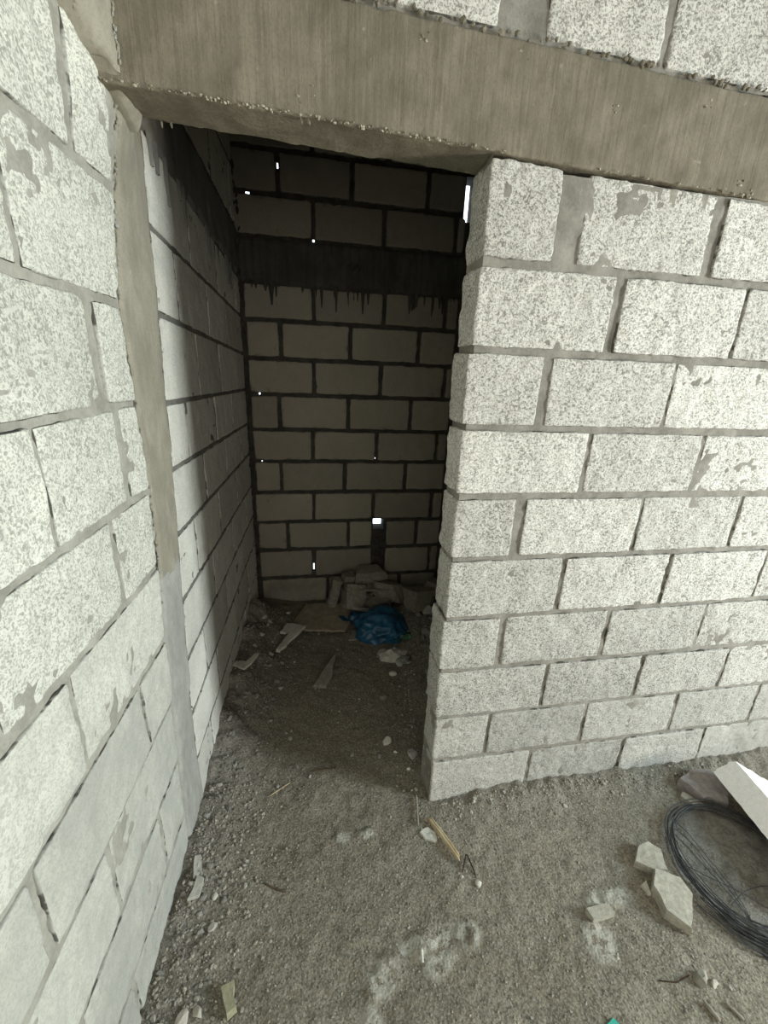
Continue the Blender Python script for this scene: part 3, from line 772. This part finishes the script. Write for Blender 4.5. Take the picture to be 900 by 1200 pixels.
# ------------------------------------------------------------------ the front floor's things
# coil of black annealed wire
mb = MB()
for k in range(34):
    main = k < 13
    R0 = COIL[2] + (random.gauss(0, .0045) if main else random.uniform(-.025, .03))
    cx = COIL[0] + (random.gauss(0, .005) if main else random.uniform(-.03, .03)); cy = COIL[1] + (random.gauss(0, .006) if main else random.uniform(-.05, .01))
    zt = random.uniform(.006, .034) if main else random.uniform(.004, .022)
    ph = random.uniform(0, 6.28); a0 = 0; a1 = 2 * math.pi
    if not main: a0 = random.uniform(3.2, 4.2); a1 = a0 + random.uniform(1.0, 2.2)
    th = np.linspace(a0, a1, 80)
    rr = R0 + .005 * np.sin(2 * th + ph) + .003 * np.sin(5 * th + ph * 2)
    pts = np.stack([cx + rr * np.cos(th), cy + rr * np.sin(th), 0 * th], -1)
    pts[:, 2] = np.maximum(zt + .004 * np.sin(3 * th + ph), .002) + np.maximum(H(pts[:, 0], pts[:, 1]), 0)
    tube(mb, pts - np.array([COIL[0], COIL[1], 0]), .0016, 5)
for k in range(9):                                      # loose ends crossing the middle
    a = random.uniform(1.5, 4.5); b = a + random.uniform(1.2, 2.4); t = np.linspace(0, 1, 24)[:, None]
    p0 = np.array([COIL[2] * math.cos(a), COIL[2] * math.sin(a)]); p1 = np.array([COIL[2] * math.cos(b), COIL[2] * math.sin(b)])
    q = p0 * (1 - t) + p1 * t + np.sin(t * math.pi) * np.array([[random.uniform(-.05, .05), random.uniform(-.05, .05)]])
    z = H(q[:, 0] + COIL[0], q[:, 1] + COIL[1]) + .004 + .01 * np.sin(t[:, 0] * math.pi)
    tube(mb, np.c_[q, z], .0013, 5)
o = mb.build('wire_coil', WIRE); o.location = (COIL[0], COIL[1], 0)
tag(o, 'coil of thin black tie wire lying on the dirt below the white foam block', 'wire coil')

# broken white foam block propped on a stone
A = np.array([1.128, -.112, .095]); ax = np.array([-.046, -.248, 0]); ax /= np.linalg.norm(ax)
e1 = np.array([.072, -.006, .058]); e2 = np.array([.165, -.01, -.080])
L = .44; nu, nv = 44, 12
def foam_face(p, q, flip):
    """face spanned by ax and q starting at corner p; far end torn"""
    S, T = np.meshgrid(np.linspace(0, 1, nu), np.linspace(0, 1, nv), indexing='ij')
    B = p[None, None] + q[None, None] * T[..., None]
    off = np.einsum('ijk,k->ij', B - A, np.array([1., 0, 0]))
    st = .42 * np.clip(off - .06, 0, 1) + .010 * noise(B, .03, 171) + .007 * noise(B, .011, 172)
    P_ = B + ax * (st + S * (L - st))[..., None]
    P_ = P_ + .0012 * np.stack([noise(P_, .012, 173 + i) for i in range(3)], -1)
    mb.grid(P_, flip=flip)
mb = MB()
foam_face(A, e1, True); foam_face(A + e1, e2, True); foam_face(A + e1 + e2, -e1, True); foam_face(A + e2, -e2, True)
S, T = np.meshgrid(np.linspace(0, 1, 16), np.linspace(0, 1, 24), indexing='ij')
for far in (True, False):
    B = A + e1 * S[..., None] + e2 * T[..., None]
    off = (B - A)[..., 0]; st = .42 * np.clip(off - .06, 0, 1) + .010 * noise(B, .03, 171) + .007 * noise(B, .011, 172)
    P_ = B + ax * (st if far else L + 0 * st)[..., None]
    P_ = P_ + .0012 * np.stack([noise(P_, .012, 173 + i) for i in range(3)], -1)
    mb.grid(P_, flip=not far)
tag(mb.build('foam_block', FOAM), 'broken white foam block leaning over the wire coil by the right wall', 'foam block')

slab_piece('flat_stone', 'flat mauve-grey stone lying behind the wire coil near the right block wall', 'stone', [(1.02, -.085), (1.09, -.05), (1.17, -.075), (1.19, -.15), (1.13, -.19), (1.04, -.165)], h1(1.1, -.11) - .004, .045, MAUVE, 201, tilt=(.05, .08), rough=.007)
slab_piece('flat_stone', 'pale rim of a half-buried stone touching the flat mauve-grey stone', 'stone', [(.99, -.13), (1.01, -.115), (1.045, -.16), (1.05, -.185), (1.01, -.175)], h1(1.02, -.15) - .004, .02, CHUNK, 203, rough=.004)
slab_piece('concrete_chunk', 'rounded pale concrete chunk, the upper of two beside the wire coil', 'concrete chunk', [(.628, -.318), (.66, -.285), (.712, -.272), (.735, -.30), (.715, -.362), (.672, -.352)], h1(.68, -.32) - .003, .036, CHUNK, 205, tilt=(.03, .06), rough=.005)
slab_piece('concrete_chunk', 'larger angular pale concrete chunk, the lower of two beside the wire coil', 'concrete chunk', [(.625, -.395), (.665, -.352), (.735, -.385), (.738, -.43), (.662, -.505), (.622, -.455)], h1(.67, -.42) - .003, .042, CHUNK, 207, tilt=(-.02, .10), rough=.004)
slab_piece('concrete_shard', 'small pale shard tucked between the two concrete chunks', 'shard', [(.605, -.372), (.63, -.362), (.622, -.40), (.612, -.395)], h1(.615, -.38) - .002, .012, PALE, 209)
one_rock('rock', 'small grey-tan rock near the bottom right below the concrete chunks', 'rock', .607, -.592, .026, (1.1, .8, .75), CHUNK, 211, .5)
one_rock('rock', 'tiny pale stone touching the small grey-tan rock at bottom right', 'rock', .64, -.605, .012, (1, .8, .6), PALE, 213, .2)
stick('wood_splinter', 'short pale wood splinter just below the small grey-tan rock', 'splinter', [(.578, -.628, h1(.578, -.628) + .006), (.590, -.668, h1(.59, -.668) + .005)], (.003, .006, .005), WOODG)
stick('wood_splinter', 'thin grey wood sliver right of the small tan rock near the bottom edge', 'splinter', [(.635, -.64, h1(.635, -.64) + .004), (.655, -.675, h1(.655, -.675) + .004)], (.003, .004), WOODG)
stick('bent_wire', 'thin bent dark wire reaching left from the small grey-tan rock', 'wire', [(.49, -.575, h1(.49, -.575) + .003), (.535, -.588, h1(.535, -.588) + .007), (.583, -.58, h1(.583, -.58) + .006)], .0018, RUST)
slab_piece('wood_offcut', 'small rectangular tan block end sticking out of the dried cement patch', 'offcut', [(.387, -.404), (.462, -.402), (.47, -.428), (.392, -.434)], h1(.42, -.42) - .002, .024, CHUNK, 215, rough=.001, top_in=.002)
slab_piece('plastic_scrap', 'tiny teal green plastic scrap at the bottom edge of the floor', 'scrap', [(.288, -.628), (.318, -.62), (.33, -.64), (.295, -.65)], h1(.3, -.63), .008, TEAL, 217, rough=.002)
# split tan stick by the jamb
mb = MB()
for k, (dx, dy, r0) in enumerate(((0, 0, .0065), (.009, .006, .005), (-.006, .03, .0035))):
    t = np.linspace(0 if k < 2 else .35, 1 if k != 1 else .93, 16)
    p = np.stack([-.016 + .066 * t + dx, -.070 - .152 * t + dy * .3, h1(0, -.1) + .009 + .004 * np.sin(t * 3)], -1)
    r = r0 * (1 + .15 * RNG.uniform(-1, 1, 16)); r[0] *= .4; r[-1] *= .5
    mb = MB(); tube(mb, p - np.array([0, -.14, 0]), r, 5)
    q = mb.build('split_strand' if k else 'wooden_stick', WOODT)
    if k: q.parent = st_
    else: st_ = q; q.location = (0, -.14, 0)
tag(st_, 'split tan wooden stick on the dirt in front of the door jamb', 'stick')
stick('wood_strip', 'thin grey wood strip along the foot of the door jamb', 'strip', [(-.035, .03, h1(-.035, .03) + .012), (-.058, -.092, h1(-.058, -.09) + .006)], (.004, .004), WOODG)
slab_piece('plaster_chip', 'white ragged plaster chip beside the upper end of the tan stick', 'chip', [(-.05, -.105), (-.028, -.102), (-.006, -.118), (.0, -.15), (-.018, -.14), (-.036, -.135)], h1(-.025, -.12), .012, CHIP, 219, rough=.010, res=.006)
one_rock('pale_pebble', 'pinkish pale pebble below the bent V-shaped wire', 'pebble', .093, -.285, .014, (1, .8, .7), CHIP, 221, .7)
one_rock('pale_pebble', 'white pebble to the left of the bent V-shaped wire', 'pebble', .045, -.262, .007, (1, .8, .7), CHIP, 223, .7)
stick('bent_wire', 'rusty dark wire bent into a V on the dirt below the tan stick', 'wire', [(.048, -.252, h1(.048, -.25) + .003), (.066, -.226, h1(.066, -.22) + .008), (.082, -.200, h1(.08, -.2) + .01), (.087, -.235, h1(.087, -.23) + .007), (.090, -.272, h1(.09, -.27) + .003)], .0022, RUST)
stick('cigarette_stub', 'short white cigarette stub on the pale dried cement patch', 'stub', [(-.131, -.416, h1(-.131, -.416) + .013), (-.136, -.446, h1(-.136, -.446) + .013)], (.0042, .0042), CHIP, 8)
slab_piece('foam_scrap', 'crumbly yellow foam scrap at the bottom left by the rubble', 'scrap', [(-.660, -.415), (-.638, -.410), (-.618, -.458), (-.640, -.466)], h1(-.64, -.44), .03, YELLOW, 225, rough=.009, res=.005)
slab_piece('flat_chip', 'upper of two long flat grey chips at the foot of the left wall', 'chip', [(-.795, -.105), (-.775, -.10), (-.765, -.15), (-.785, -.165)], h1(-.78, -.13) + .002, .010, STONEP, 227, tilt=(-.3, 0))
slab_piece('flat_chip', 'lower of two long flat grey chips at the foot of the left wall', 'chip', [(-.775, -.165), (-.755, -.17), (-.757, -.215), (-.785, -.225)], h1(-.77, -.2) + .002, .010, STONEP, 229, tilt=(-.3, 0))
for i, (x, y, s, lb) in enumerate(((-.80, -.475, .020, 'large pale stone of the bottom left rubble, nearest the wall foot'), (-.745, -.462, .021, 'large pale stone in the middle of the bottom left rubble'), (-.713, -.452, .017, 'long pale stone right of the middle stone in the bottom left rubble'), (-.765, -.50, .019, 'pale stone at the lowest edge of the bottom left rubble'))):
    one_rock('rubble_stone', lb, 'stone', x, y, s, (1, .75, .7), PALE, 231 + i, i * 1.3)
stick('twig', 'short reddish-brown twig on the dirt near the rubble strip', 'twig', [(-.58, -.186, h1(-.58, -.186) + .003), (-.545, -.205, h1(-.545, -.2) + .004), (-.51, -.219, h1(-.51, -.22) + .003)], .0025, TWIG)
stick('straw', 'thin pale straw on the dirt at the threshold beside the left rubble', 'straw', [(-.584, .101, h1(-.584, .1) + .004), (-.51, .146, h1(-.51, .146) + .005)], .0022, WOODT)
stick('twig', 'dark brown twig lying across the path at the threshold', 'twig', [(-.43, .186, h1(-.43, .186) + .003), (-.38, .182, h1(-.38, .18) + .005), (-.326, .187, h1(-.326, .187) + .003)], .003, TWIG)

# ------------------------------------------------------------------ the dark room's things
one_rock('pale_rock', 'pale squarish rock on the path just inside the door jamb', 'rock', -.105, .285, .024, (1.1, .8, .65), PALE, 241, .3)
one_rock('pale_rock', 'small white pebble beside the pale squarish rock on the path', 'pebble', -.075, .225, .009, (1, .8, .65), CHIP, 242, .3)
one_rock('pale_rock', 'dim pale rock on the inner floor halfway to the blue bag', 'rock', -.075, .545, .024, (.8, 1.1, .65), CHUNKD, 243, .3)
one_rock('pale_rock', 'round white stone in front of the pale powder heap', 'rock', .012, .705, .024, (1.2, .8, .65), PALE, 244, .3)
slab_piece('plaster_fragment', 'pale hooked plaster fragment on the floor left of the cardboard', 'fragment', [(-.615, .90), (-.59, .895), (-.48, 1.07), (-.455, 1.12), (-.52, 1.15), (-.565, 1.16), (-.60, 1.07), (-.57, 1.06), (-.55, 1.075), (-.535, 1.04)], max(h1(-.55, 1.02), h1(-.6, 1.1)) + .006, .016, PALE, 251, rough=.006)
slab_piece('wedge_shard', 'long pointed grey shard lying on the path inside the room', 'shard', [(-.415, .655), (-.35, .645), (-.318, .70), (-.285, .86), (-.30, .85)], h1(-.35, .72) + .002, .022, CHUNKD, 253, tilt=(0, .12), rough=.003)
slab_piece('curved_strip', 'curved pale plastic strip on the rubble along the inner left wall', 'strip', [(-.80, .70), (-.745, .662), (-.715, .70), (-.685, .775), (-.70, .78), (-.725, .715), (-.75, .695), (-.79, .725)], h1(-.74, .70) + .012, .010, PALE, 255, rough=.002)
slab_piece('cardboard_sheet', 'brown flat cardboard sheet on the floor left of the blue bag', 'cardboard', [(-.56, 1.17), (-.44, 1.13), (-.22, 1.09), (-.155, 1.22), (-.11, 1.34), (-.26, 1.40), (-.45, 1.42), (-.50, 1.30)], h1(-.33, 1.25) + .018, .010, CARD, 257, tilt=(.03, .04), rough=.005)
slab_piece('cardboard_scrap', 'small grey square scrap below the edge of the brown cardboard', 'scrap', [(-.20, 1.03), (-.12, 1.02), (-.10, 1.09), (-.17, 1.11)], h1(-.15, 1.06) + .004, .012, CHUNKD, 259, tilt=(.1, .1))
# pale heap of powder
mb = MB()
a, r = np.meshgrid(np.linspace(0, 2 * math.pi, 40), np.linspace(0, 1, 12), indexing='ij')
rr = r * (1 + .22 * noise(np.stack([np.cos(a), np.sin(a), 0 * a], -1), .6, 262) + .12 * noise(np.stack([np.cos(a), np.sin(a), 0 * a], -1), .2, 263))
px, py = rr * np.cos(a) * .085, rr * np.sin(a) * .075
hz = H(px + .03, py + .86) - h1(.03, .86) + .035 * (1 - r ** 2) - .004
hz = hz + .014 * noise(np.stack([px, py, px * 0], -1), .02, 261) * (1 - r ** 2)
mb.grid(np.stack([px, py, hz], -1), flip=True); o = mb.build('powder_heap', PALE); o.location = (.03, .86, h1(.03, .86))
tag(o, 'low heap of pale crumbled plaster in front of the blue bag', 'heap', kind='stuff')

# crumpled blue bag
bm = bmesh.new(); bmesh.ops.create_icosphere(bm, subdivisions=5, radius=1)
V = np.array([v.co[:] for v in bm.verts])
rid = lambda P_, s, sd: 1 - 2 * np.abs(noise(P_, s, sd))
d = 1 + .16 * rid(V, .55, 271) + .10 * rid(V, .27, 272) + .04 * rid(V, .12, 273) + .18 * noise(V, 1.1, 274)
V = V * d[:, None]
V[:, 2] = np.where(V[:, 2] < -.25, -.25 + (V[:, 2] + .25) * .15, V[:, 2])
V = V * np.array([.148, .135, .10])
for v, c in zip(bm.verts, V): v.co = c
for f in bm.faces: f.smooth = True
me = bpy.data.meshes.new('plastic_bag'); bm.to_mesh(me); bm.free(); me.materials.append(BAG)
o = bpy.data.objects.new('plastic_bag', me); col.objects.link(o); o.location = (.01, 1.09, h1(.0, 1.09) + .03)
bag = tag(o, 'crumpled dark blue plastic bag in front of the rubble pile', 'bag')
mb = MB()
a, r = np.meshgrid(np.linspace(0, 2 * math.pi, 48), np.linspace(0, 1, 16), indexing='ij')
rr = r * (1 + .25 * np.sin(2 * a + 1) + .18 * np.sin(5 * a))
px, py = rr * np.cos(a) * .075, rr * np.sin(a) * .06
pz_ = .03 * rid(np.stack([px, py, px * 0], -1), .035, 281) * (1 - r * .6) + .012
mb.grid(np.stack([px, py, pz_], -1), flip=True); o = mb.build('twisted_neck', BAG); o.location = (-.165, .12, -.0); o.parent = bag
mb = MB()
mb.grid(np.stack([px * .9, py * .7, pz_ * 1.0], -1), flip=True); o = mb.build('plastic_scrap', GREEN); o.location = (.115, .965, h1(.115, .965) + .012)
tag(o, 'crumpled dark green plastic scrap at the right foot of the blue bag', 'scrap')

# pile of broken block against the back wall: every piece a thing
def chunk_box(name, label, loc, dims, rot, mat, seed):
    bm = bmesh.new(); bmesh.ops.create_cube(bm, size=1)
    bmesh.ops.subdivide_edges(bm, edges=bm.edges[:], cuts=6, use_grid_fill=True)
    V = np.array([v.co[:] for v in bm.verts]); rg = np.random.default_rng(seed)
    for _ in range(5):
        n = rg.normal(size=3); n[2] *= .5; n /= np.linalg.norm(n); k = V @ n; V = V - np.outer(np.maximum(k - rg.uniform(.42, .58), 0), n)
    V = V * np.array(dims)
    V = V + .006 * np.stack([noise(V, .035, seed + i) for i in range(3)], -1)
    for v, c in zip(bm.verts, V): v.co = c
    me = bpy.data.meshes.new(name); bm.to_mesh(me); bm.free(); me.materials.append(mat)
    o = bpy.data.objects.new(name, me); col.objects.link(o); o.location = loc; o.rotation_euler = rot
    return tag(o, label, 'block fragment')
P9 = [('topmost broken block piece of the pile, below the square daylight hole', (-.02, 1.41, .235), (.22, .11, .085), (.15, .0, .1)),
      ('thin flat pale-edged piece under the topmost block of the pile', (-.005, 1.375, .170), (.24, .13, .022), (.1, .06, -.05)),
      ('small rounded piece left of the topmost block of the pile', (-.175, 1.41, .215), (.085, .08, .075), (.2, .3, .4)),
      ('upright narrow slab at the left end of the pile', (-.265, 1.37, .135), (.055, .06, .20), (.05, .2, .15)),
      ('large tilted block piece in the middle of the pile', (-.12, 1.34, .118), (.16, .10, .16), (-.35, .25, .2)),
      ('broad dark slab at the right of the pile above the bag', (.10, 1.36, .135), (.22, .12, .11), (-.25, .15, -.2)),
      ('curled pale strip lying across the front foot of the pile', (-.13, 1.27, .072), (.17, .028, .018), (.1, .1, -.3)),
      ('low block piece behind the blue bag', (.02, 1.30, .07), (.15, .08, .10), (.2, -.1, .3)),
      ('rounded boulder-like piece right of the blue bag', (.27, 1.23, .145), (.19, .17, .13), (-.2, .15, .4)),
      ('grey lump at the far right behind the door jamb', (.42, 1.30, .16), (.12, .14, .10), (.1, .2, .9)),
      ('low buried piece supporting the middle of the pile', (-.12, 1.40, .06), (.20, .14, .12), (0, .1, .0)),
      ('dark buried piece at the back right of the pile', (.10, 1.43, .07), (.20, .12, .13), (0, 0, .1))]
for i, (lb, lc, dm, rt) in enumerate(P9):
    chunk_box('block_fragment', lb, lc, dm, rt, CHUNKD if i != 6 else MAUVE, 301 + i)

# ------------------------------------------------------------------ light
w_ = bpy.data.worlds.new('World'); scene.world = w_; w_.use_nodes = True
nt = w_.node_tree; bg = nt.nodes['Background']; bg.inputs[0].default_value = (.80, .90, 1.0, 1); bg.inputs[1].default_value = 3.0
def area(name, loc, target, sx, sy, power, colr, spread=math.pi):
    d = bpy.data.lights.new(name, 'AREA'); d.shape = 'RECTANGLE'; d.size = sx; d.size_y = sy; d.energy = power; d.color = colr; d.spread = spread
    o = bpy.data.objects.new(name, d); col.objects.link(o); o.location = loc
    o.rotation_euler = (Vector(target) - Vector(loc)).to_track_quat('-Z', 'Y').to_euler()
    return o
area('sky_light', (3.30, -1.55, 1.72), (-.8, -.3, .1), .66, .85, 66, (.66, .88, 1.0), 2.6)
area('ground_bounce', (3.30, -1.55, .90), (-.8, -.3, 2.4), .66, .75, 58, (1.0, .91, .76), 2.4)
area('rear_fill', (-.1, -3.1, 1.6), (-.2, 0, 1.1), 2.0, 2.0, 26, (1.0, .97, .91))  # added fill lamp in front of the closed rear wall, no opening there

# ------------------------------------------------------------------ camera
R = [[0.9843103153071899, -0.17181394496315772, 0.04016430624394372], [-0.017540711142767253, -0.3217844827148352, -0.9466504477031382], [0.17557199842932325, 0.9310932901702939, -0.31974952442089843]]
cam = bpy.data.cameras.new('Camera'); cam.sensor_fit = 'HORIZONTAL'; cam.sensor_width = 36; cam.lens = 491.02 / 900 * 36; cam.clip_start = .01
co = bpy.data.objects.new('Camera', cam); col.objects.link(co)
M = Matrix.Identity(4)
for i in range(3):
    M[i][0] = R[0][i]; M[i][1] = -R[1][i]; M[i][2] = -R[2][i]
M[0][3], M[1][3], M[2][3] = -.418561839, -1.09658243, 1.53848113
co.matrix_world = M
scene.camera = co
scene.view_settings.view_transform = 'Standard'
scene.view_settings.look = 'None'
scene.view_settings.exposure = 0.1
